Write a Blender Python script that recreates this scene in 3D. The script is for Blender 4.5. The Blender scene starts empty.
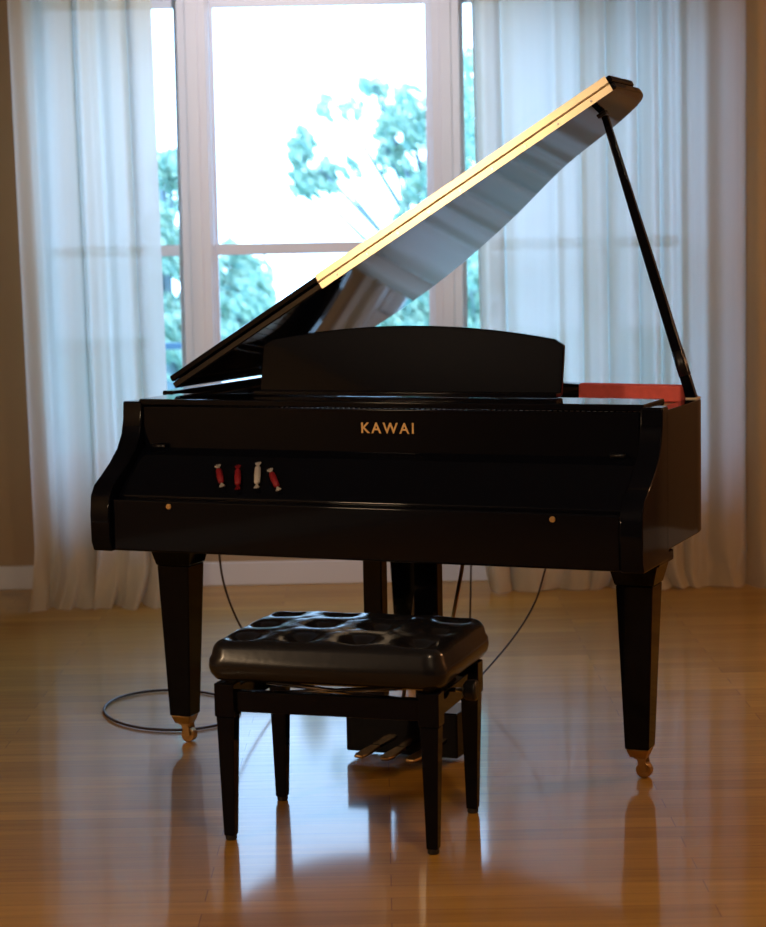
import bpy, bmesh, math, random
from mathutils import Vector, Matrix
from mathutils import noise as mn

scene = bpy.context.scene
COL = scene.collection
PI = math.pi
R = math.radians

# ------------------------------------------------------------------ camera
F_PX = 2083.0
CAM = Vector((0, 0, 1.4211))
PITCH, ROLL, YAW = 0.1054, -0.0193, 0.3883
fw = Vector((0, math.cos(PITCH), -math.sin(PITCH)))
r0 = Vector((1, 0, 0))
u0 = r0.cross(fw)
rt = r0 * math.cos(ROLL) + u0 * math.sin(ROLL)
up = -r0 * math.sin(ROLL) + u0 * math.cos(ROLL)
cd = bpy.data.cameras.new('camera')
cam = bpy.data.objects.new('camera', cd)
COL.objects.link(cam)
cam.matrix_world = Matrix(((rt.x, up.x, -fw.x, CAM.x), (rt.y, up.y, -fw.y, CAM.y),
                           (rt.z, up.z, -fw.z, CAM.z), (0, 0, 0, 1)))
cd.sensor_fit = 'VERTICAL'
cd.sensor_height = 24.0
cd.lens = F_PX / 927.0 * 24.0
cd.clip_end = 200
cd.dof.use_dof = True
cd.dof.focus_distance = 5.4
cd.dof.aperture_fstop = 2.6
scene.camera = cam

def at(x, y, Y):
    """world point on the plane at distance Y seen in the photograph at pixel x, y"""
    d = fw + rt * ((x - 383) / F_PX) - up * ((y - 463.5) / F_PX)
    return CAM + d * (Y / d.y)

# ------------------------------------------------------------------ light and exposure
world = bpy.data.worlds.new('sky')
scene.world = world
world.use_nodes = True
bg = world.node_tree.nodes['Background']
bg.inputs[0].default_value = (0.42, 0.66, 1.0, 1)
bg.inputs[1].default_value = 8.0

def light(name, typ, loc, power, col, size=0.1, rot=None, size_y=None):
    l = bpy.data.lights.new(name, typ)
    l.energy = power
    l.color = col
    if typ == 'AREA':
        l.size = size
        if size_y:
            l.shape = 'RECTANGLE'
            l.size_y = size_y
    else:
        l.shadow_soft_size = size
    o = bpy.data.objects.new(name, l)
    COL.objects.link(o)
    o.location = loc
    if rot:
        o.rotation_euler = rot
    return o

WARM = (1.0, 0.70, 0.42)
light('floor_lamp_light', 'POINT', (-2.75, 2.7, 1.75), 110, WARM, 0.16)
light('ceiling_lamp_light', 'POINT', (0.75, 2.9, 2.40), 62, WARM, 0.08)
light('side_warm_fill', 'POINT', (2.75, 6.2, 1.7), 55, (1.0, 0.52, 0.24), 0.15)  # added warm fill for the right curtain, no lamp known there
fill_spot = light('window_wall_fill', 'SPOT', (-0.35, 6.9, 2.68), 95, (1.0, 0.92, 0.95), 0.06, (R(62), 0, 0))  # unseen spot added to brighten the window wall and frames
fill_spot.data.spot_size = R(95)
fill_spot.data.spot_blend = 0.8

vs = scene.view_settings
scene.display_settings.display_device = 'sRGB'
vs.view_transform = 'Standard'
vs.look = 'None'
vs.gamma = 1.0
vs.use_curve_mapping = False
vs.exposure = 0.0

# ------------------------------------------------------------------ materials
def pmat(name, col, rough=0.5, metal=0.0, coat=0.0, coat_rough=0.03, spec=0.5, var=0.0, scale=8.0, bump=0.0):
    m = bpy.data.materials.new(name)
    m.use_nodes = True
    nt = m.node_tree
    b = nt.nodes['Principled BSDF']
    b.inputs['Base Color'].default_value = (*col, 1)
    b.inputs['Roughness'].default_value = rough
    b.inputs['Metallic'].default_value = metal
    b.inputs['Coat Weight'].default_value = coat
    b.inputs['Coat Roughness'].default_value = coat_rough
    b.inputs['Specular IOR Level'].default_value = spec
    if var or bump:
        tc = nt.nodes.new('ShaderNodeTexCoord')
        nz = nt.nodes.new('ShaderNodeTexNoise')
        nz.inputs['Scale'].default_value = scale
        nz.inputs['Detail'].default_value = 4
        nt.links.new(tc.outputs['Object'], nz.inputs['Vector'])
        if var:
            mx = nt.nodes.new('ShaderNodeMix')
            mx.data_type = 'RGBA'
            mx.inputs['A'].default_value = (*[c * (1 - var) for c in col], 1)
            mx.inputs['B'].default_value = (*[min(1, c * (1 + var)) for c in col], 1)
            nt.links.new(nz.outputs['Fac'], mx.inputs['Factor'])
            nt.links.new(mx.outputs['Result'], b.inputs['Base Color'])
        if bump:
            bp = nt.nodes.new('ShaderNodeBump')
            bp.inputs['Strength'].default_value = bump
            bp.inputs['Distance'].default_value = 0.01
            nt.links.new(nz.outputs['Fac'], bp.inputs['Height'])
            nt.links.new(bp.outputs['Normal'], b.inputs['Normal'])
    return m

M = {}
M['lacquer'] = pmat('black_lacquer', (0.0025, 0.003, 0.006), 0.05, coat=0.0, spec=0.15, var=0.1, scale=3)
M['lid_lacquer'] = pmat('black_lid_lacquer', (0.002, 0.004, 0.010), 0.04, spec=0.6, var=0.1, scale=3)
M['satin'] = pmat('black_satin', (0.006, 0.006, 0.008), 0.35, var=0.1)
M['leather'] = pmat('black_leather', (0.008, 0.008, 0.010), 0.24, coat=0.15, coat_rough=0.15, spec=0.34, var=0.2, scale=60, bump=0.03)
M['brass'] = pmat('brass', (0.95, 0.82, 0.60), 0.34, metal=1.0, var=0.08, scale=20)
M['old_brass'] = pmat('worn_brass', (0.50, 0.32, 0.14), 0.38, metal=1.0, var=0.15, scale=30)
M['steel'] = pmat('steel', (0.6, 0.6, 0.62), 0.25, metal=1.0, var=0.05)
M['red_felt'] = pmat('red_felt', (0.90, 0.16, 0.14), 0.95, spec=0.1, var=0.15, scale=60)
M['plate'] = pmat('gilded_iron', (0.55, 0.45, 0.33), 0.4, metal=0.7, var=0.1)
M['wood_inner'] = pmat('soundboard_spruce', (0.40, 0.24, 0.10), 0.4, var=0.15)
M['rubber'] = pmat('black_rubber', (0.012, 0.010, 0.010), 0.5, var=0.1)
M['cord'] = pmat('brown_cord', (0.035, 0.018, 0.012), 0.5, var=0.1)
M['white_paint'] = pmat('white_paint', (0.64, 0.67, 0.75), 0.45, var=0.03, scale=3)
M['wall'] = pmat('cream_wall', (0.36, 0.26, 0.16), 0.8, var=0.05, scale=2)
M['wall_dark'] = pmat('tan_wall', (0.34, 0.22, 0.12), 0.8, var=0.05, scale=2)
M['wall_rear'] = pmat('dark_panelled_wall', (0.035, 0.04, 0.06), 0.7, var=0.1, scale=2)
M['ceiling'] = pmat('ceiling_paint', (0.22, 0.23, 0.28), 0.9, var=0.03, scale=2)
M['mark_red'] = pmat('red_mark', (0.28, 0.01, 0.02), 0.5, var=0.2, scale=60)  # for the made-up red and white shapes on the key cover
M['mark_white'] = pmat('white_mark', (0.55, 0.52, 0.50), 0.6, var=0.1, scale=60)
M['grass'] = pmat('lawn', (0.08, 0.30, 0.25), 0.9, var=0.3, scale=5)
M['bark'] = pmat('bark', (0.16, 0.22, 0.26), 0.9, var=0.3, scale=20)
M['rail_paint'] = pmat('railing_paint', (0.05, 0.12, 0.20), 0.6, var=0.1)

def leaf_mat(name, col):
    m = bpy.data.materials.new(name)
    m.use_nodes = True
    nt = m.node_tree
    nt.nodes.clear()
    out = nt.nodes.new('ShaderNodeOutputMaterial')
    d = nt.nodes.new('ShaderNodeBsdfDiffuse')
    t = nt.nodes.new('ShaderNodeBsdfTranslucent')
    mx = nt.nodes.new('ShaderNodeMixShader')
    g = nt.nodes.new('ShaderNodeNewGeometry')
    ramp = nt.nodes.new('ShaderNodeValToRGB')
    ramp.color_ramp.elements[0].color = (col[0] * .55, col[1] * .7, col[2] * .75, 1)
    ramp.color_ramp.elements[1].color = (min(1, col[0] * 1.5), min(1, col[1] * 1.25), min(1, col[2] * 1.2), 1)
    nt.links.new(g.outputs['Random Per Island'], ramp.inputs[0])
    nt.links.new(ramp.outputs[0], d.inputs[0])
    nt.links.new(ramp.outputs[0], t.inputs[0])
    nt.links.new(d.outputs[0], mx.inputs[1])
    nt.links.new(t.outputs[0], mx.inputs[2])
    nt.links.new(mx.outputs[0], out.inputs[0])
    return m
M['leaf'] = leaf_mat('teal_leaves', (0.40, 0.58, 0.48))

def curtain_mat():
    m = bpy.data.materials.new('sheer_curtain_cloth')
    m.use_nodes = True
    nt = m.node_tree
    nt.nodes.clear()
    out = nt.nodes.new('ShaderNodeOutputMaterial')
    d = nt.nodes.new('ShaderNodeBsdfDiffuse')
    t = nt.nodes.new('ShaderNodeBsdfTranslucent')
    tr = nt.nodes.new('ShaderNodeBsdfTransparent')
    m1 = nt.nodes.new('ShaderNodeMixShader')
    m2 = nt.nodes.new('ShaderNodeMixShader')
    tc = nt.nodes.new('ShaderNodeTexCoord')
    mp = nt.nodes.new('ShaderNodeMapping')
    mp.inputs['Scale'].default_value = (60, 60, 1.5)
    nz = nt.nodes.new('ShaderNodeTexNoise')
    nz.inputs['Scale'].default_value = 1.0
    ramp = nt.nodes.new('ShaderNodeValToRGB')
    ramp.color_ramp.elements[0].color = (0.56, 0.46, 0.29, 1)
    ramp.color_ramp.elements[1].color = (0.66, 0.55, 0.36, 1)
    nt.links.new(tc.outputs['Object'], mp.inputs[0])
    nt.links.new(mp.outputs[0], nz.inputs['Vector'])
    nt.links.new(nz.outputs['Fac'], ramp.inputs[0])
    nt.links.new(ramp.outputs[0], d.inputs[0])
    t.inputs[0].default_value = (0.74, 0.76, 0.76, 1)
    tr.inputs[0].default_value = (0.9, 0.9, 0.9, 1)
    m1.inputs[0].default_value = 0.50
    nt.links.new(d.outputs[0], m1.inputs[1])
    nt.links.new(t.outputs[0], m1.inputs[2])
    m2.inputs[0].default_value = 0.02
    nt.links.new(m1.outputs[0], m2.inputs[1])
    nt.links.new(tr.outputs[0], m2.inputs[2])
    nt.links.new(m2.outputs[0], out.inputs[0])
    return m
M['curtain'] = curtain_mat()

def glass_mat():
    m = bpy.data.materials.new('window_glass')
    m.use_nodes = True
    nt = m.node_tree
    nt.nodes.clear()
    out = nt.nodes.new('ShaderNodeOutputMaterial')
    tr = nt.nodes.new('ShaderNodeBsdfTransparent')
    tr.inputs[0].default_value = (0.96, 0.98, 0.98, 1)
    g = nt.nodes.new('ShaderNodeBsdfGlossy')
    g.inputs['Roughness'].default_value = 0.02
    lw = nt.nodes.new('ShaderNodeLayerWeight')
    lw.inputs[0].default_value = 0.2
    mx = nt.nodes.new('ShaderNodeMixShader')
    nt.links.new(lw.outputs['Fresnel'], mx.inputs[0])
    nt.links.new(tr.outputs[0], mx.inputs[1])
    nt.links.new(g.outputs[0], mx.inputs[2])
    nt.links.new(mx.outputs[0], out.inputs[0])
    return m
M['glass'] = glass_mat()

def floor_mat():
    m = bpy.data.materials.new('varnished_wood_floor')
    m.use_nodes = True
    nt = m.node_tree
    b = nt.nodes['Principled BSDF']
    tc = nt.nodes.new('ShaderNodeTexCoord')
    br = nt.nodes.new('ShaderNodeTexBrick')
    br.inputs['Scale'].default_value = 1.0
    br.inputs['Brick Width'].default_value = 1.1
    br.inputs['Row Height'].default_value = 0.085
    br.inputs['Mortar Size'].default_value = 0.0012
    br.inputs['Mortar Smooth'].default_value = 0.3
    br.inputs['Bias'].default_value = 0.0
    br.offset = 0.37
    br.inputs['Color1'].default_value = (0.40, 0.205, 0.028, 1)
    br.inputs['Color2'].default_value = (0.53, 0.29, 0.045, 1)
    br.inputs['Mortar'].default_value = (0.20, 0.09, 0.03, 1)
    nt.links.new(tc.outputs['Object'], br.inputs['Vector'])
    mp = nt.nodes.new('ShaderNodeMapping')
    mp.inputs['Scale'].default_value = (1.5, 28, 1)
    nz = nt.nodes.new('ShaderNodeTexNoise')
    nz.inputs['Scale'].default_value = 1.6
    nz.inputs['Detail'].default_value = 5
    nt.links.new(tc.outputs['Object'], mp.inputs[0])
    nt.links.new(mp.outputs[0], nz.inputs['Vector'])
    mx = nt.nodes.new('ShaderNodeMix')
    mx.data_type = 'RGBA'
    mx.blend_type = 'MULTIPLY'
    mx.inputs['Factor'].default_value = 0.6
    rp = nt.nodes.new('ShaderNodeValToRGB')
    rp.color_ramp.elements[0].color = (0.55, 0.5, 0.45, 1)
    rp.color_ramp.elements[1].color = (1.0, 1.0, 1.0, 1)
    rp.color_ramp.elements[0].position = 0.3
    rp.color_ramp.elements[1].position = 0.7
    nt.links.new(nz.outputs['Fac'], rp.inputs[0])
    nt.links.new(br.outputs['Color'], mx.inputs['A'])
    nt.links.new(rp.outputs[0], mx.inputs['B'])
    nt.links.new(mx.outputs['Result'], b.inputs['Base Color'])
    b.inputs['Roughness'].default_value = 0.5
    b.inputs['Specular IOR Level'].default_value = 0.12
    b.inputs['Coat Weight'].default_value = 0.5
    b.inputs['Coat Roughness'].default_value = 0.085
    bp = nt.nodes.new('ShaderNodeBump')
    bp.inputs['Strength'].default_value = 0.12
    bp.inputs['Distance'].default_value = 0.002
    nt.links.new(br.outputs['Fac'], bp.inputs['Height'])
    bp.invert = True
    nt.links.new(bp.outputs['Normal'], b.inputs['Normal'])
    return m
M['floor'] = floor_mat()

# ------------------------------------------------------------------ mesh helpers
def build(name, bm, mat, parent=None, loc=(0, 0, 0), rotz=0.0, smooth=False, bevel=0.0, segs=2):
    bmesh.ops.recalc_face_normals(bm, faces=bm.faces)
    me = bpy.data.meshes.new(name)
    bm.to_mesh(me)
    bm.free()
    me.materials.append(M[mat])
    o = bpy.data.objects.new(name, me)
    COL.objects.link(o)
    o.location = loc
    o.rotation_euler = (0, 0, rotz)
    if parent:
        o.parent = parent
    if smooth or bevel:
        for p in me.polygons:
            p.use_smooth = True
    if bevel:
        md = o.modifiers.new('bevel', 'BEVEL')
        md.width = bevel
        md.segments = segs
        md.limit_method = 'ANGLE'
        md.angle_limit = R(40)
        md.harden_normals = True
    return o

def BM():
    return bmesh.new()

def box(bm, x0, x1, y0, y1, z0, z1):
    vs_ = [bm.verts.new((x, y, z)) for z in (z0, z1) for y in (y0, y1) for x in (x0, x1)]
    for f in ((0, 2, 3, 1), (4, 5, 7, 6), (0, 1, 5, 4), (2, 6, 7, 3), (0, 4, 6, 2), (1, 3, 7, 5)):
        bm.faces.new([vs_[i] for i in f])
    return bm

def taper_box(bm, c0, s0, c1, s1):
    """square section from centre c0 half size s0=(hx,hy) to c1,s1"""
    v = []
    for c, s in ((c0, s0), (c1, s1)):
        for dx, dy in ((-1, -1), (1, -1), (1, 1), (-1, 1)):
            v.append(bm.verts.new((c[0] + dx * s[0], c[1] + dy * s[1], c[2])))
    bm.faces.new(v[0:4]); bm.faces.new(v[4:8])
    for i in range(4):
        j = (i + 1) % 4
        bm.faces.new((v[i], v[j], v[4 + j], v[4 + i]))
    return bm

def prism(bm, pts, axis, a0, a1):
    """extrude a 2D polygon along axis ('x','y','z')"""
    def P(p, a):
        if axis == 'x': return (a, p[0], p[1])
        if axis == 'y': return (p[0], a, p[1])
        return (p[0], p[1], a)
    A = [bm.verts.new(P(p, a0)) for p in pts]
    B = [bm.verts.new(P(p, a1)) for p in pts]
    bm.faces.new(A); bm.faces.new(B)
    n = len(pts)
    for i in range(n):
        j = (i + 1) % n
        bm.faces.new((A[i], A[j], B[j], B[i]))
    return bm

def tube(bm, path, r, seg=10, cap=True):
    path = [Vector(p) for p in path]
    rad = r if isinstance(r, (list, tuple)) else [r] * len(path)
    rings = []
    prev = None
    for i, p in enumerate(path):
        a = path[max(0, i - 1)]; b = path[min(len(path) - 1, i + 1)]
        t = (b - a).normalized()
        if prev is None:
            n = t.cross(Vector((0, 0, 1)))
            if n.length < 1e-3: n = t.cross(Vector((1, 0, 0)))
            n.normalize()
        else:
            n = (prev - t * prev.dot(t)).normalized()
        prev = n
        b2 = t.cross(n)
        rings.append([bm.verts.new(p + (n * math.cos(2 * PI * k / seg) + b2 * math.sin(2 * PI * k / seg)) * rad[i]) for k in range(seg)])
    for i in range(len(rings) - 1):
        for k in range(seg):
            l = (k + 1) % seg
            bm.faces.new((rings[i][k], rings[i][l], rings[i + 1][l], rings[i + 1][k]))
    if cap:
        bm.faces.new(rings[0]); bm.faces.new(rings[-1])
    return bm

def lathe(bm, prof, cx=0, cy=0, seg=24):
    rings = []
    for rr, z in prof:
        rings.append([bm.verts.new((cx + rr * math.cos(2 * PI * k / seg), cy + rr * math.sin(2 * PI * k / seg), z)) for k in range(seg)])
    for i in range(len(rings) - 1):
        for k in range(seg):
            l = (k + 1) % seg
            bm.faces.new((rings[i][k], rings[i][l], rings[i + 1][l], rings[i + 1][k]))
    bm.faces.new(rings[0]); bm.faces.new(rings[-1])
    return bm

def spline(pts, n=8):
    """Catmull-Rom through points"""
    P = [Vector(p) for p in pts]
    P = [P[0] * 2 - P[1]] + P + [P[-1] * 2 - P[-2]]
    out = []
    for i in range(1, len(P) - 2):
        for k in range(n):
            t = k / n
            a, b, c, d = P[i - 1], P[i], P[i + 1], P[i + 2]
            out.append(0.5 * ((2 * b) + (c - a) * t + (2 * a - 5 * b + 4 * c - d) * t * t + (3 * b - a - 3 * c + d) * t ** 3))
    out.append(P[-2])
    return out

def struct(o):
    o['kind'] = 'structure'
    return o

def tag(o, label, cat, group=None):
    o['label'] = label
    o['category'] = cat
    if group: o['group'] = group
    return o

def empty(name, loc, rotz=0.0):
    o = bpy.data.objects.new(name, None)
    COL.objects.link(o)
    o.location = loc
    o.rotation_euler = (0, 0, rotz)
    o.empty_display_size = 0.1
    return o

# ------------------------------------------------------------------ room shell
WY = 8.68            # inner face of the window wall
XL, XR, YB, ZC = -3.7, 3.3, -1.6, 2.75
WT = 0.16
def wx(px):
    return at(px, 250, WY).x

b = BM(); box(b, XL, XR, YB, WY + WT, -0.1, 0.0)
struct(build('floor', b, 'floor'))
b = BM(); box(b, XL, XR, YB, WY + WT, ZC, ZC + 0.1)
struct(build('ceiling', b, 'ceiling'))
b = BM(); box(b, XL - 0.1, XL, YB, WY + WT, 0, ZC)
struct(build('wall_left', b, 'wall'))
b = BM(); box(b, XR, XR + 0.1, YB, WY + WT, 0, ZC)
struct(build('wall_right', b, 'wall_dark'))
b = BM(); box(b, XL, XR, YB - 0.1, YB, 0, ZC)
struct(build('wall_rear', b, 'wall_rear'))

ZS, ZT = 0.50, 2.46          # sill and head heights
ZR = 1.405                   # meeting rail
wins = [(wx(42), wx(184)), (wx(211), wx(435)), (wx(461), wx(588)), (wx(614), wx(688))]
b = BM()
xs = [XL] + [v for w in wins for v in w] + [XR]
for i in range(0, len(xs), 2):
    box(b, xs[i], xs[i + 1], WY, WY + WT, 0, ZC)
for w in wins:
    box(b, w[0], w[1], WY, WY + WT, 0, ZS)
    box(b, w[0], w[1], WY, WY + WT, ZT, ZC)
struct(build('wall_window_side', b, 'wall'))

def window(n, x0, x1):
    w = struct(empty('window_%d' % n, ((x0 + x1) / 2, WY + 0.05, ZS)))
    hw = (x1 - x0) / 2
    H = ZT - ZS
    t = 0.012
    b = BM()
    box(b, -hw, -hw + t, -0.04, 0.10, 0, H); box(b, hw - t, hw, -0.04, 0.10, 0, H)
    box(b, -hw + t, hw - t, -0.04, 0.10, 0, t); box(b, -hw + t, hw - t, -0.04, 0.10, H - t, H)
    build('frame', b, 'white_paint', w)
    rz = ZR - ZS
    for nm, z0, z1, yy in (('lower_sash', t, rz + 0.025, 0.0), ('upper_sash', rz - 0.022, H - t, 0.032)):
        b = BM()
        s = 0.014
        x_0, x_1 = -hw + t, hw - t
        box(b, x_0, x_0 + s, yy, yy + 0.03, z0, z1); box(b, x_1 - s, x_1, yy, yy + 0.03, z0, z1)
        box(b, x_0 + s, x_1 - s, yy, yy + 0.03, z0, z0 + (0.05 if nm == 'lower_sash' else 0.045))
        box(b, x_0 + s, x_1 - s, yy, yy + 0.03, z1 - 0.045, z1)
        sa = build(nm, b, 'white_paint', w)
        b = BM()
        box(b, x_0 + s - .002, x_1 - s + .002, yy + 0.013, yy + 0.017, z0 + .043, z1 - .043)
        build('pane', b, 'glass', sa)
    return w
for i, (a, c) in enumerate(wins):
    window(i + 1, a, c)
# casing on the piers and around the group, and the sill
b = BM()
for x0, x1 in ((wins[0][1], wins[1][0]), (wins[1][1], wins[2][0]), (wins[2][1], wins[3][0])):
    box(b, x0 - 0.004, x1 + 0.004, WY - 0.022, WY, ZS, ZT + 0.0)
    box(b, x0 + 0.03, x1 - 0.03, WY - 0.03, WY - 0.022, ZS, ZT)
struct(build('trim_1', b, 'white_paint', bevel=0.003))
b = BM()
box(b, wins[0][0] - 0.03, wins[0][0] + .004, WY - 0.022, WY, ZS, ZT); box(b, wins[3][1] - .004, wins[3][1] + 0.09, WY - 0.022, WY, ZS, ZT)
box(b, wins[0][0] - 0.09, wins[3][1] + 0.09, WY - 0.024, WY, ZT, ZT + 0.11)
struct(build('trim_2', b, 'white_paint', bevel=0.003))
b = BM()
box(b, wins[0][0] - 0.03, wins[3][1] + 0.11, WY - 0.06, WY, ZS - 0.035, ZS)
box(b, wins[0][0] - 0.02, wins[3][1] + 0.09, WY - 0.02, WY, ZS - 0.12, ZS - 0.035)
struct(build('trim_3', b, 'white_paint', bevel=0.004))
b = BM()
box(b, XL, XR, WY - 0.018, WY, 0, 0.10)
struct(build('baseboard_window_side', b, 'white_paint', bevel=0.004))
b = BM(); box(b, XL, XL + 0.018, YB, WY - 0.018, 0, 0.10)
struct(build('baseboard_left', b, 'white_paint', bevel=0.004))
b = BM(); box(b, XR - 0.018, XR, YB, WY - 0.018, 0, 0.10)
struct(build('baseboard_right', b, 'white_paint', bevel=0.004))

# daylight portals in the window openings (help the sky light find its way in)
for i, (a, c) in enumerate(wins):
    p = light('sky_portal', 'AREA', ((a + c) / 2, WY + WT + 0.02, (ZS + ZT) / 2), 1, (1, 1, 1), c - a, (R(-90), 0, 0), ZT - ZS)
    p.data.cycles.is_portal = True

# ------------------------------------------------------------------ curtains
def curtain(name, x0, x1, ymid, seed, nf, amp, label, puddle, lean=(0, 0)):
    rnd = random.Random(seed)
    NX, NZ = 340, 70
    b = BM()
    z_top = 2.62
    ph = [rnd.uniform(0, 6.28) for _ in range(4)]
    grid = []
    for j in range(NZ + 1):
        v = j / NZ
        z = z_top * (1 - v)
        row = []
        for i in range(NX + 1):
            u = i / NX
            # fold phase, uneven spacing
            uu = u + 0.035 * math.sin(2 * PI * 1.3 * u + ph[0]) + 0.018 * math.sin(2 * PI * 3.1 * u + ph[1])
            A = amp * (0.55 + 0.45 * v) * (0.75 + 0.35 * math.sin(2 * PI * 2.2 * u + ph[2]))
            s = math.sin(2 * PI * nf * uu + ph[3] + 0.5 * v * math.sin(5 * u))
            y = ymid + A * s + 0.25 * A * math.sin(2 * PI * nf * 2.1 * uu + ph[1])
            x = x0 + (x1 - x0) * u + 0.25 * A * math.cos(2 * PI * nf * uu + ph[3])
            x += (lean[0] * (1 - u) + lean[1] * u) * v
            zz = z
            # puddling cloth near the floor
            k = max(0.0, (v - 0.90) / 0.10)
            if k > 0:
                n_ = mn.noise(Vector((u * 13 + seed, k * 1.3, 0)))
                n2 = mn.noise(Vector((u * 30 + seed, k * 2.5, 3)))
                y -= puddle * k * k * (1.0 + 0.7 * n_ ) + 0.02 * k * n2
                x += 0.05 * k * n_
                zz = max(0.006 + 0.02 * max(0, n2 + .5) * (1 - k), z * (1 - 0.25 * k) + 0.03 * k * (n_ + 0.4))
                if j == NZ: zz = 0.004 + 0.012 * max(0, n_)
            row.append(b.verts.new((x, y, zz)))
        grid.append(row)
    for j in range(NZ):
        for i in range(NX):
            b.faces.new((grid[j][i], grid[j][i + 1], grid[j + 1][i + 1], grid[j + 1][i]))
    o = build(name, b, 'curtain', smooth=True)
    tag(o, label, 'curtain')
    return o
CY = 8.40
curtain('curtain', at(22, 300, CY).x, at(161, 300, CY).x, 8.34, 3, 4.3, 0.055,
        'long sheer white curtain left of the piano, puddling on the wood floor', 0.20, (0.04, 0.03))
curtain('curtain', at(473, 300, CY).x, at(775, 300, CY).x, 8.42, 8, 10.5, 0.050,
        'wide sheer curtain right of the centre window, brown where it covers wall', 0.05, (0.03, 0.0))
# curtain rod above the frame
b = BM(); tube(b, [(at(5, 0, CY).x, 8.40, 2.66), (at(790, 0, CY).x, 8.40, 2.66)], 0.014, 14)
rod = build('curtain_rod', b, 'old_brass', smooth=True)
tag(rod, 'long thin brass rod the sheer curtains hang from', 'curtain rod')
for sx in (at(5, 0, CY).x, at(790, 0, CY).x):
    b = BM(); box(b, sx - .012, sx + .012, 8.40, WY, 2.645, 2.670)
    build('bracket', b, 'old_brass', rod)

# ------------------------------------------------------------------ outdoors
b = BM(); box(b, -20, 20, WY + WT + 0.3, 45, -0.6, -0.5)
struct(build('ground', b, 'grass'))

def tree(x, y, blobs, n, label, seed, leaf=0.09, trunk=0.09, top=None):
    """blobs: list of (centre, radii) in world; leaves are scattered inside them"""
    rnd = random.Random(seed)
    t = empty('tree', (x, y, -0.5))
    tag(t, label, 'tree')
    b = BM()
    zt = top or max(c[2] for c, r in blobs)
    path = spline([(0, 0, 0), (0.05, 0.02, (zt + .5) * .35), (-0.03, 0.03, (zt + .5) * .7), (0.0, 0, zt + .5)], 6)
    tube(b, path, [trunk * (1 - 0.75 * i / (len(path) - 1)) for i in range(len(path))], 10)
    for c, r in blobs:
        z0 = (c[2] + .5) * 0.6
        e = Vector((c[0] - x, c[1] - y, c[2] + .5))
        p = spline([(0.0, 0.02, z0), e * 0.5 + Vector((0, 0, z0 * .5)) , e], 5)
        tube(b, p, [trunk * .35 * (1 - 0.8 * i / (len(p) - 1)) for i in range(len(p))], 6)
        for _ in range(5):
            d = Vector((rnd.uniform(-1, 1) * r[0], rnd.uniform(-1, 1) * r[1], rnd.uniform(-1, 1) * r[2])) * .8
            tube(b, [e, e + d * .5 + Vector((0, 0, .03)), e + d], [.006, .004, .002], 5)
    build('trunk', b, 'bark', t, smooth=True)
    b = BM()
    vol = [r[0] * r[1] * r[2] for c, r in blobs]
    for c, r in blobs:
        m = int(n * r[0] * r[2] / sum(q[0] * q[2] for _, q in blobs))
        for _ in range(m):
            while True:
                d = Vector((rnd.uniform(-1, 1), rnd.uniform(-1, 1), rnd.uniform(-1, 1)))
                if d.length < 1: break
            # clumpy
            P = Vector((c[0] + d.x * r[0], c[1] + d.y * r[1], c[2] + d.z * r[2]))
            if mn.noise(P * 5.5) + .5 * mn.noise(P * 14) < 0.03: continue
            if rnd.random() < .35 * d.length: continue
            P -= Vector((x, y, -0.5))
            a = Vector((rnd.uniform(.1, 1), rnd.uniform(-.6, .6), rnd.uniform(-1.2, -.2))).normalized()
            s = a.cross(Vector((rnd.uniform(-1, 1), rnd.uniform(-1, -.1), rnd.uniform(-1, 1)))).normalized()
            L = leaf * rnd.uniform(.6, 1.2)
            v = [b.verts.new(P - a * L * .5), b.verts.new(P + s * L * .22 - a * L * .05), b.verts.new(P + a * L * .5), b.verts.new(P - s * L * .22 - a * L * .05)]
            b.faces.new(v)
    build('foliage', b, 'leaf', t)
    return t

def blob(px, py, Y, rx, ry):
    c = at(px, py, Y)
    k = Y / F_PX
    return ((c.x, c.y, c.z), (rx * k, max(rx, ry) * k * .8, ry * k))
k1 = 15.0
tree(at(405, 300, k1).x + .25, k1, [blob(340, 108, k1, 26, 16), blob(302, 150, k1, 14, 22), blob(306, 182, k1, 16, 20), blob(334, 172, k1, 26, 20),
      blob(410, 118, k1, 34, 34), blob(422, 170, k1, 26, 50), blob(388, 150, k1, 16, 26), blob(428, 225, k1, 34, 34), blob(375, 88, k1, 18, 10), blob(470, 120, k1, 24, 70), blob(470, 230, k1, 24, 50)],
     9000, 'leafy tree seen through the upper centre window, branches reaching left', 5, 0.10)
k2 = 13.0
tree(at(172, 500, k2).x, k2, [blob(172, 190, k2, 24, 40), blob(168, 250, k2, 26, 44), blob(176, 330, k2, 28, 55)],
     9000, 'teal leafy tree filling the narrow left window strip', 6, 0.085)
k3 = 17.0
tree(at(245, 500, k3).x, k3, [blob(245, 330, k3, 30, 80), blob(232, 285, k3, 20, 45), blob(215, 330, k3, 30, 60), blob(258, 300, k3, 18, 50)],
     13000, 'dense teal tree seen low in the centre window, left half', 7, 0.10)
k4 = 14.0
tree(at(420, 500, k4).x, k4, [blob(418, 305, k4, 24, 26), blob(385, 330, k4, 46, 24), blob(470, 290, k4, 34, 50), blob(430, 345, k4, 60, 30)],
     9000, 'low teal tree seen under the raised piano lid', 8, 0.085)

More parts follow.
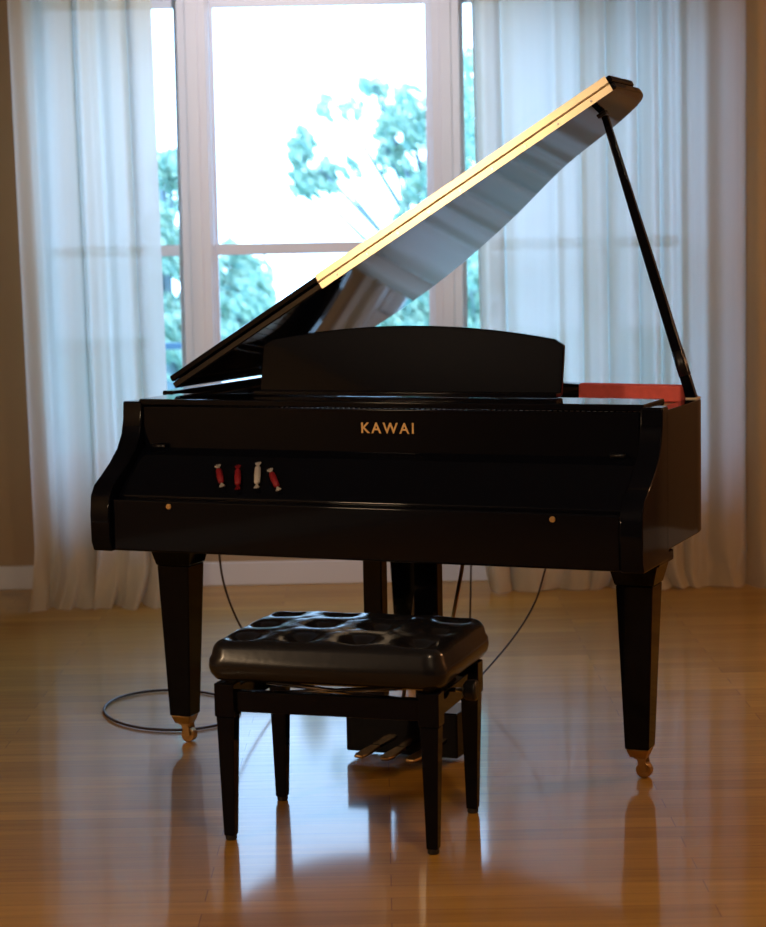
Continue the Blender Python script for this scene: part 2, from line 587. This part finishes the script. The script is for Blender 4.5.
# deck railing beyond the left strip
yr = 11.6
rl = empty('railing', (at(120, 343, yr).x, yr, -0.5))
tag(rl, 'dark blue garden railing outside behind the left window strip', 'railing')
zt = at(170, 343, yr).z + .5
b = BM(); box(b, -.75, .62, -.03, .03, zt - .035, zt); build('top_rail', b, 'rail_paint', rl)
b = BM(); box(b, -.75, .62, -.02, .02, .12, .16); build('bottom_rail', b, 'rail_paint', rl)
for xx in (-.73, -.05, .60):
    b = BM(); box(b, xx - .025, xx + .025, -.025, .025, 0, zt - .035); build('post', b, 'rail_paint', rl)

# ------------------------------------------------------------------ grand piano
W = 1.548
cs, sn = math.cos(YAW), math.sin(YAW)
def p2w(x, y, z=0.0):
    dx, dy = x - 2.8738, y + 4.9216
    return Vector((dx * cs + dy * sn, -dx * sn + dy * cs, z))
PR = -YAW
piano = empty('grand_piano', p2w(0, 0, 0), PR)
tag(piano, 'black glossy grand piano with raised lid in front of the windows', 'piano')
YA, YH = 0.22, 0.44         # back of the arms; lid hinge line
PHI = 0.5430
LZ = 0.978

# outline of the rim beyond the arms, from treble side round the tail to the bass side
def outline(inset=0.0):
    pts = [(W, YA), (W, 0.50), (W - .004, 0.61), (W - .04, 0.71), (W - .11, 0.86), (1.30, 0.98), (1.14, 1.12), (1.00, 1.22), (0.84, 1.32),
           (0.66, 1.41), (0.50, 1.45), (0.33, 1.445), (0.18, 1.39), (0.07, 1.29), (0.015, 1.15), (0, 1.0)]
    sp = [(p.x, p.y) for p in spline([(a, b_, 0) for a, b_ in pts[1:]], 5)]
    sp = [(W, YA)] + sp + [(0, YA)]
    if inset:
        out = []
        n = len(sp)
        for i, p in enumerate(sp):
            a = Vector(sp[max(0, i - 1)]); c = Vector(sp[min(n - 1, i + 1)])
            t = (c - a).normalized()
            out.append((p[0] - t.y * inset, p[1] + t.x * inset))
        return out
    return sp
O = outline(); I = outline(0.045)
def rim(bm, z0, z1):
    n = len(O)
    q = [[bm.verts.new((p[0], p[1], z)) for p in ring] for ring, z in ((O, z0), (O, z1), (I, z1), (I, z0))]
    for k in range(4):
        A, B = q[k], q[(k + 1) % 4]
        for i in range(n - 1):
            bm.faces.new((A[i], A[i + 1], B[i + 1], B[i]))
    bm.faces.new([r_[0] for r_ in q]); bm.faces.new([r_[-1] for r_ in q])
b = BM(); rim(b, 0.625, 0.985)
build('case', b, 'lacquer', piano, bevel=0.004)

# arms with their scroll profile
prof = [(0.0, 0.600), (-0.012, 0.625), (-0.014, 0.700), (-0.008, 0.752), (0.012, 0.780), (0.052, 0.803), (0.10, 0.832), (0.145, 0.868), (0.172, 0.905),
        (0.184, 0.945), (0.188, 0.995), (0.245, 0.995), (0.245, 0.600)]
for x0 in (0.0, W - 0.06):
    b = BM(); prism(b, prof, 'x', x0, x0 + 0.06)
    build('arm', b, 'lacquer', piano, bevel=0.005, segs=3)
b = BM(); box(b, 0.061, W - 0.061, 0.035, 0.62, 0.605, 0.655)
build('keybed', b, 'lacquer', piano, bevel=0.003)
b = BM(); box(b, 0.0605, W - 0.0605, 0.004, 0.034, 0.602, 0.744)
ks = build('key_slip', b, 'lacquer', piano, bevel=0.006, segs=3)
for xx in (0.235, W - 0.235):
    b = BM(); prism(b, [(xx + .008 * math.cos(a * PI / 8), .728 + .008 * math.sin(a * PI / 8)) for a in range(16)], 'y', .000, .006)
    build('screw', b, 'old_brass', ks, bevel=0.001)
# closed key cover: sloping leaf and upright board
b = BM()
prism(b, [(0.036, 0.735), (0.036, 0.752), (0.055, 0.770), (0.165, 0.855), (0.185, 0.868), (0.19, 0.85), (0.19, 0.75)], 'x', 0.062, W - 0.062)
kc = build('key_cover', b, 'lacquer', piano, bevel=0.004)
b = BM(); box(b, 0.062, W - 0.062, 0.192, 0.215, 0.76, 0.982)
nb = build('name_board', b, 'lacquer', piano, bevel=0.003)
# maker name in metal letters
cu = bpy.data.curves.new('maker_name', 'FONT')
cu.body = 'KAWAI'
cu.size = 0.040
cu.extrude = 0.0012
cu.space_character = 1.30
cu.align_x = 'CENTER'
cu.offset = 0.0006
to = bpy.data.objects.new('maker_name', cu)
COL.objects.link(to)
dg = bpy.context.evaluated_depsgraph_get()
me = bpy.data.meshes.new_from_object(to.evaluated_get(dg))
bpy.data.objects.remove(to)
me.materials.clear(); me.materials.append(M['old_brass'])
tx = bpy.data.objects.new('maker_name', me)
COL.objects.link(tx)
tx.parent = nb
tx.location = (W / 2 + 0.023, 0.1915, 0.918)
tx.rotation_euler = (R(90), 0, 0)
tx['label'] = 'gold metal maker name lettering'
# small hinge studs of the key cover at both ends
for xx in (0.115, W - 0.115):
    b = BM(); tube(b, [(xx - .02, .178, .872), (xx + .02, .178, .872)], .006, 10)
    build('cover_hinge', b, 'satin', kc, smooth=True)

# top shelf in front of the music desk
b = BM(); box(b, 0.05, W - 0.05, 0.19, 0.40, 0.984, 1.002)
shelf = build('desk_shelf', b, 'lacquer', piano, bevel=0.004)
# music desk
b = BM()
mw = 0.445
MX = W / 2 - 0.003
pts = []
for k in range(33):
    t = -1 + 2 * k / 32
    pts.append((MX + t * mw, 1.006 + 0.145 + 0.042 * (1 - t * t) - 0.012 * max(0, abs(t) - .97) / .03))
pts = [(MX - mw, 1.004)] + pts + [(MX + mw, 1.004)]
prism(b, pts, 'y', 0.0, 0.018)
for v in b.verts:
    v.co.y += 0.395 + (v.co.z - 1.004) * 0.22
md_ = build('music_desk', b, 'lacquer', piano, bevel=0.004)
b = BM(); box(b, MX - mw, MX + mw, 0.352, 0.398, 1.003, 1.016)
build('book_ledge', b, 'lacquer', md_, bevel=0.003)
for sx in (-.25, .25):
    b = BM(); prism(b, [(0.425, 1.02), (0.435, 1.02), (0.56, 0.985), (0.55, 0.98)], 'x', MX + sx - .008, MX + sx + .008)
    build('desk_strut', b, 'old_brass', md_)

b = BM(); box(b, 0.002, 0.036, 0.42, 1.12, 0.9855, 1.008)
build('hinge_rail', b, 'lacquer', piano, bevel=0.003)
# inside: soundboard, iron plate, strings, felt, pins
sb = outline(0.047)
b = BM()
prism(b, [(p[0], max(p[1], .23)) for p in sb], 'z', 0.845, 0.855)
build('soundboard', b, 'wood_inner', piano)
b = BM()
pl = outline(0.10)
box(b, 0.10, W - 0.10, 0.42, 0.62, 0.925, 0.945)
n = len(pl)
inn = outline(0.16)
for ring in (0,):
    q = [[b.verts.new((p[0], max(p[1], .60), z)) for p in rg] for rg, z in ((pl, .90), (pl, .92), (inn, .92), (inn, .90))]
    for k in range(4):
        A, B = q[k], q[(k + 1) % 4]
        for i in range(n - 1):
            b.faces.new((A[i], A[i + 1], B[i + 1], B[i]))
for xx, xe, ye in ((.40, .30, 1.32), (.72, .56, 1.30), (1.02, .86, 1.18), (1.28, 1.18, 1.0)):
    prism(b, [(xx - .012, .61), (xx + .012, .61), (xe + .012, ye), (xe - .012, ye)], 'z', .905, .945)
build('iron_plate', b, 'plate', piano)
b = BM()
for k in range(60):
    t = k / 59
    x0 = .16 + 1.22 * t
    x1 = x0 - .12 * (1 - t)
    ye = 1.30 - .50 * t ** 1.4
    tube(b, [(x0, .50, .952), (x1, ye, .935)], .0013, 4)
s_ = build('strings', b, 'steel', piano); s_['kind'] = 'stuff'
b = BM()
for k in range(80):
    for r_ in range(2):
        x0 = .14 + 1.26 * k / 79 + .006 * r_
        y0 = .44 + .03 * r_
        tube(b, [(x0, y0, .945), (x0, y0, .985)], .0032, 6)
s_ = build('tuning_pins', b, 'steel', piano); s_['kind'] = 'stuff'
# red felt strip along the treble side
b = BM(); prism(b, [(1.185, .65), (1.49, .60), (1.497, .64), (1.19, .69)], 'z', .975, 1.022)
f_ = build('felt_strip', b, 'red_felt', piano, bevel=0.008)
f_['label'] = 'red felt strip'
b = BM(); box(b, .96, 1.49, .56, .72, .958, .974)
build('felt_rail', b, 'plate', piano, bevel=.003)

# lid: own frame hinged on the bass side
lid = empty('lid', (0.0, 0, LZ)); lid.parent = piano
lid.rotation_euler = (0, -PHI, 0)
LW = 1.600
lo = [(LW, YH), (LW, .60), (LW - .004, .72), (LW - .045, .80), (LW - .15, .87), (1.27, .94), (1.14, 1.04), (1.00, 1.16), (0.84, 1.27),
      (0.66, 1.37), (0.50, 1.42), (0.33, 1.43), (0.18, 1.38), (0.07, 1.29), (0.05, 1.15), (.046, 1.0)]
lo = [(LW, YH)] + [(p.x, p.y) for p in spline([(a, c, 0) for a, c in lo[1:]], 5)] + [(.046, YH)]
b = BM(); prism(b, lo, 'z', 0.012, 0.031)
l1 = build('main_leaf', b, 'lid_lacquer', lid, bevel=0.004)
b = BM(); prism(b, [(.046, YH + .002), (LW, YH + .002), (LW, YH + .22), (.046, YH + .22)], 'z', 0.034, 0.053)
build('front_flap', b, 'lacquer', lid, bevel=0.005)
b = BM()
box(b, .60, LW - .012, YH - .0035, YH - .0005, 0.011, 0.055)
tube(b, [(.60, YH - .004, .0325), (LW - .012, YH - .004, .0325)], .0028, 12)
h = build('long_hinge', b, 'brass', lid, smooth=False)
h['label'] = 'long gold hinge strip along the lid front'
for k in range(9):
    xx = .66 + k * .108
    b = BM(); tube(b, [(xx, YH - .0035, .020), (xx, YH - .0055, .020)], .0035, 8)
    build('screw', b, 'steel', h)

# prop stick
PY = 0.63
s = 1.49
top = Vector((s * math.cos(PHI) + .00, PY, LZ + s * math.sin(PHI) + .006))
bot = Vector((W - .030, PY, .975))
b = BM()
d = (top - bot).normalized(); sd = Vector((0, 1, 0)); nn = d.cross(sd)
v = []
for P, hw_, hh in ((bot, .014, .013), (bot + (top - bot) * .5, .013, .012), (top, .009, .009)):
    v.append([b.verts.new(P + sd * hh * i + nn * hw_ * j) for i, j in ((-1, -1), (1, -1), (1, 1), (-1, 1))])
for a in range(2):
    for k in range(4):
        l = (k + 1) % 4
        b.faces.new((v[a][k], v[a][l], v[a + 1][l], v[a + 1][k]))
b.faces.new(v[0]); b.faces.new(v[2])
ps = build('prop_stick', b, 'lacquer', piano, bevel=0.003)
b = BM(); box(b, bot.x - .016, bot.x + .016, PY - .025, PY + .025, .984, .989); build('pivot_plate', b, 'brass', ps, bevel=.002)
mid = bot + d * .11
b = BM(); tube(b, [mid - d * .035, mid + d * .035], .017, 10); build('prop_catch', b, 'satin', ps, smooth=True)
tc_ = Vector((s, PY, .004))
b = BM(); box(b, s - .014, s + .014, PY - .014, PY + .014, .006, .0125); build('prop_cup', b, 'satin', lid, bevel=.002)

# legs
def leg(x, y):
    b = BM()
    taper_box(b, (x, y, .080), (.033, .033), (x, y, .52), (.050, .050))
    L = build('leg', b, 'lacquer', piano, bevel=0.004)
    b = BM()
    taper_box(b, (x, y, .52), (.052, .052), (x, y, .575), (.066, .066))
    box(b, x - .075, x + .075, y - .075, y + .075, .575, .6045 if y < 1 else .6245)
    build('leg_block', b, 'lacquer', L, bevel=0.004)
    b = BM()
    taper_box(b, (x, y, .056), (.022, .022), (x, y, .0798), (.031, .031))
    build('ferrule', b, 'old_brass', L, bevel=0.003)
    b = BM()
    prism(b, [(x - .008, .060), (x + .018, .060), (x + .024, .022), (x + .010, .015)], 'y', y - .020, y - .015)
    prism(b, [(x - .008, .060), (x + .018, .060), (x + .024, .022), (x + .010, .015)], 'y', y + .015, y + .020)
    box(b, x - .012, x + .020, y - .020, y + .020, .052, .0565)
    c = build('caster', b, 'old_brass', L, bevel=0.001)
    b = BM(); tube(b, [(x + .012, y - .013, .0215), (x + .012, y + .013, .0215)], .021, 20)
    build('wheel', b, 'old_brass', c, bevel=0.003)
leg(0.095, 0.325)
leg(W - 0.105, 0.335)
leg(0.45, 1.20)

# pedal lyre
LX = 0.780
ly = empty('pedal_lyre', (0, 0, 0)); ly.parent = piano
ly.location = (LX, 0.36, 0)
for sx, hw_ in ((-.097, .028), (.060, .035)):
    b = BM(); taper_box(b, (sx, 0, .145), (hw_, .022), (sx, 0, .6), (hw_ * 1.02, .022)); build('post', b, 'lacquer', ly, bevel=.004)
b = BM(); box(b, -.165, .165, -.07, .07, .020, .145); build('pedal_box', b, 'lacquer', ly, bevel=.005)
b = BM(); box(b, -.13, .13, -.05, .05, .575, .604); build('top_block', b, 'lacquer', ly, bevel=.004)
for sx in (-.075, 0, .075):
    b = BM()
    prism(b, [(-.015, -.0), (.015, -.0), (.019, -.10), (.013, -.125), (-.013, -.125), (-.019, -.10)], 'z', .035, .043)
    for q in b.verts: q.co.x += sx; q.co.y -= .071
    build('pedal', b, 'old_brass', ly, bevel=.003)
for sx in (-.05, .05):
    b = BM(); tube(b, [(sx, .06, .10), (sx * 1.4, .32, .61)], .006, 8); build('brace', b, 'old_brass', ly, smooth=True)
for sx in (.045, .060, .075):
    b = BM(); tube(b, [(sx, .03, .145), (sx, .03, .576)], .003, 6); build('pedal_rod', b, 'old_brass', ly, smooth=True)
# underside box beside the left leg
b = BM(); box(b, 0.185, 0.245, 0.22, 0.30, .575, .604)
build('corner_block', b, 'satin', piano, bevel=.003)

# ------------------------------------------------------------------ made-up shapes for unidentified red and white marks on the key cover
def on_cover(y):     # height of the sloping cover at depth y
    return 0.770 + (y - .055) / .11 * .085
def stand_in_mark(px, y, ln, mat_a, mat_b, rz, label):
    """made-up twisted shape for a blurred mark: a body and two frilled ends"""
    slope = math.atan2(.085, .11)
    o = empty('blurred_mark', (0, 0, 0))
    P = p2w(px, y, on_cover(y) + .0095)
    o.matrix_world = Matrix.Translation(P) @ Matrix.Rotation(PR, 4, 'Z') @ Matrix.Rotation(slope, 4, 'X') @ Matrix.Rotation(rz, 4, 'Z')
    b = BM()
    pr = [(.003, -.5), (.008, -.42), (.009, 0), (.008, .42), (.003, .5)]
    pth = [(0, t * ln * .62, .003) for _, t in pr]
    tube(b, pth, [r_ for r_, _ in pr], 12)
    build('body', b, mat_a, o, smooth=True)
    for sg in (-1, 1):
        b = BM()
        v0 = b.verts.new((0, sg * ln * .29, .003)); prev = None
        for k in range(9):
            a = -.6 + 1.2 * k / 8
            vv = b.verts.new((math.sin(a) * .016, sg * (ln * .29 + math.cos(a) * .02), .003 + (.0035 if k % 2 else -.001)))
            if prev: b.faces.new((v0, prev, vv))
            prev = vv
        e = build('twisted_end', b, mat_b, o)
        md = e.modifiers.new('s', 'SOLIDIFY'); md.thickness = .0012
    tag(o, label, 'sweet wrapper', 'made-up red and white shapes on the key cover')
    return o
stand_in_mark(.350, .085, .095, 'mark_red', 'mark_white', .5, 'leftmost small red and white made-up shape on the black key cover')
stand_in_mark(.405, .082, .10, 'mark_red', 'mark_red', .35, 'darkest all red made-up shape, second from left on the key cover')
stand_in_mark(.460, .090, .11, 'mark_white', 'mark_white', .3, 'white made-up shape between red ones on the key cover')
stand_in_mark(.515, .078, .10, 'mark_red', 'mark_white', .6, 'rightmost red made-up shape with white ends on the key cover')

# ------------------------------------------------------------------ bench
BW, BD = 0.506, 0.363
bt = 0.0872
bc = p2w(0.6659, -0.5349, 0)
bench = empty('piano_bench', bc, PR + bt)
tag(bench, 'black piano bench with tufted leather seat in front of the piano', 'bench')
# seat cushion
NX, NY = 116, 84
cx0, cx1, cy0, cy1 = -.034, BW + .038, -.045, BD + .045
zb, zt_ = .398, .490
buttons = []
for r_ in range(3):
    for c_ in range(4):
        buttons.append((cx0 + (cx1 - cx0) * (c_ + .5) / 4, cy0 + (cy1 - cy0) * (r_ + .5) / 3))
def seat_z(x, y):
    u = (x - cx0) / (cx1 - cx0); v = (y - cy0) / (cy1 - cy0)
    ed = min(u * (cx1 - cx0), (1 - u) * (cx1 - cx0), v * (cy1 - cy0), (1 - v) * (cy1 - cy0))
    z = zt_ + .012 * math.sin(PI * u) ** .5 * math.sin(PI * v) ** .5 if 0 < u < 1 and 0 < v < 1 else zt_
    r_ = .035
    if ed < r_:
        z -= r_ - math.sqrt(max(0, r_ * r_ - (r_ - ed) ** 2))
    dmin = 0
    for bx_, by_ in buttons:
        d2 = (x - bx_) ** 2 + (y - by_) ** 2
        dmin += .021 * math.exp(-d2 / (2 * .024 ** 2))
    # creases running between the buttons
    sx_ = (cx1 - cx0) / 4; sy_ = (cy1 - cy0) / 3
    gx = (x - cx0) / sx_ - .5; gy = (y - cy0) / sy_ - .5
    a = abs((gx + gy) - round(gx + gy)); c = abs((gx - gy) - round(gx - gy))
    cr = .0008 * (math.exp(-(a / .09) ** 2) + math.exp(-(c / .09) ** 2)) * min(1, ed / .05)
    return z - dmin - cr
b = BM()
g = []
for j in range(NY + 1):
    row = []
    for i in range(NX + 1):
        # denser near the border
        u = i / NX; v = j / NY
        x = cx0 + (cx1 - cx0) * (u - .02 * math.sin(4 * PI * u))
        y = cy0 + (cy1 - cy0) * (v - .02 * math.sin(4 * PI * v))
        # round plan corners
        px_, py_ = x, y
        rc = .045
        qx = max(cx0 + rc - x, x - (cx1 - rc), 0); qy = max(cy0 + rc - y, y - (cy1 - rc), 0)
        if qx > 0 and qy > 0:
            l = math.hypot(qx, qy); mxx = max(qx, qy)
            k = mxx / l
            sxn = -1 if x < (cx0 + cx1) / 2 else 1; syn = -1 if y < (cy0 + cy1) / 2 else 1
            bx_ = cx0 + rc if sxn < 0 else cx1 - rc; by_ = cy0 + rc if syn < 0 else cy1 - rc
            px_ = bx_ + sxn * qx * k; py_ = by_ + syn * qy * k
        row.append(b.verts.new((px_, py_, seat_z(x, y))))
    g.append(row)
for j in range(NY):
    for i in range(NX):
        b.faces.new((g[j][i], g[j][i + 1], g[j + 1][i + 1], g[j + 1][i]))
# side wall
bd_ = [g[0][i] for i in range(NX)] + [g[j][NX] for j in range(NY)] + [g[NY][i] for i in range(NX, 0, -1)] + [g[j][0] for j in range(NY, 0, -1)]
last = bd_
ctr = Vector(((cx0 + cx1) / 2, (cy0 + cy1) / 2, 0))
for z, off in ((.446, .006), (.428, .008), (.412, .004), (zb, -.008)):
    ring = []
    for q in bd_:
        dv = Vector((q.co.x - ctr.x, q.co.y - ctr.y, 0)); dv.normalize()
        ring.append(b.verts.new((q.co.x + dv.x * off, q.co.y + dv.y * off, z)))
    m_ = len(ring)
    for i in range(m_):
        j = (i + 1) % m_
        b.faces.new((last[i], last[j], ring[j], ring[i]))
    last = ring
b.faces.new(last)
cush = build('seat_cushion', b, 'leather', bench, smooth=True)
for bx_, by_ in buttons:
    b = BM(); z0 = seat_z(bx_, by_)
    lathe(b, [(.002, z0 + .006), (.007, z0 + .005), (.009, z0 + .001), (.008, z0 - .004)], bx_, by_, 14)
    build('button', b, 'leather', cush, smooth=True)
# frame
b = BM()
for y0 in (-.011, BD - .011):
    box(b, .0, BW, y0, y0 + .022, .316, .368)
for x0 in (-.011, BW - .011):
    box(b, x0, x0 + .022, .011, BD - .011, .316, .368)
build('apron', b, 'lacquer', bench, bevel=.003)
b = BM(); box(b, .03, BW - .03, .03, BD - .03, .384, .3975)
build('seat_board', b, 'satin', bench)
for (lx, lyy) in ((0, 0), (BW, 0), (0, BD), (BW, BD)):
    b = BM()
    taper_box(b, (lx, lyy, .012), (.014, .014), (lx, lyy, .305), (.022, .022))
    taper_box(b, (lx, lyy, .305), (.025, .025), (lx, lyy, .386), (.025, .025))
    L = build('leg', b, 'lacquer', bench, bevel=.003)
    b = BM(); lathe(b, [(.012, 0), (.014, .003), (.014, .012)], lx, lyy, 14); build('foot_pad', b, 'rubber', L)
# scissor lift: crossed bars under the seat, with a screw rod and side knobs
for yy in (.05, BD - .05):
    for sg in (-1, 1):
        b = BM(); tube(b, [(BW / 2 - .17, yy, .365 - sg * .014), (BW / 2 + .17, yy, .365 + sg * .014)], .006, 8)
        build('lift_bar', b, 'steel', bench, smooth=True)
b = BM(); tube(b, [(-.03, BD * .5, .352), (BW + .03, BD * .5, .352)], .006, 10); build('lift_rod', b, 'steel', bench, smooth=True)
for x0, sg in ((-.03, -1), (BW + .03, 1)):
    b = BM()
    tube(b, [(x0, BD * .5, .352), (x0 + sg * .006, BD * .5, .352), (x0 + sg * .03, BD * .5, .352), (x0 + sg * .035, BD * .5, .352)], [.014, .024, .026, .020], 18)
    build('height_knob', b, 'satin', bench, bevel=.003)

# ------------------------------------------------------------------ cords
def fl(x, y, z=0.004):
    d = fw + rt * ((x - 383) / F_PX) - up * ((y - 463.5) / F_PX)
    return CAM + d * ((z - CAM.z) / d.z)
b = BM()
pts = []
for k in range(0, 26):
    a = PI * 0.12 + 2 * PI * k / 24
    # loop ellipse in the photograph around (172,710)
    pts.append(fl(172 + 68 * math.cos(a), 710 - 20 * math.sin(a), .006 if k < 24 else .014))
tube(b, spline([tuple(p) for p in pts], 4), .0042, 8)
o = build('cable', b, 'cord', smooth=True)
tag(o, 'thin dark cable lying in a loop around the left piano leg foot', 'cable')
b = BM()
pts = [at(217, 535, 6.5), at(219, 552, 6.5), at(223, 580, 6.5), at(232, 608, 6.5), at(246, 636, 6.5), at(268, 668, 6.5), fl(292, 697), fl(325, 702), fl(350, 700)]
tube(b, spline([tuple(p) for p in pts], 8), .0035, 8)
o = build('cable', b, 'cord', smooth=True)
tag(o, 'dark cable hanging from the piano underside behind the bench, left side', 'cable')
b = BM()
pts = [at(551, 545, 6.5), at(545, 570, 6.5), at(535, 602, 6.5), at(516, 634, 6.5), at(488, 668, 6.5), fl(462, 694), fl(446, 699)]
tube(b, spline([tuple(p) for p in pts], 8), .003, 8)
o = build('cable', b, 'cord', smooth=True)
tag(o, 'thin dark cable curving down from the piano to the right of the bench', 'cable')
b = BM()
pts = [at(472, 530, 6.75), at(471, 570, 6.75), at(470, 620, 6.75), at(468, 660, 6.75), fl(466, 682)]
tube(b, spline([tuple(p) for p in pts], 8), .003, 8)
o = build('cable', b, 'cord', smooth=True)
tag(o, 'thin cable hanging straight down right of the pedal lyre post', 'cable')
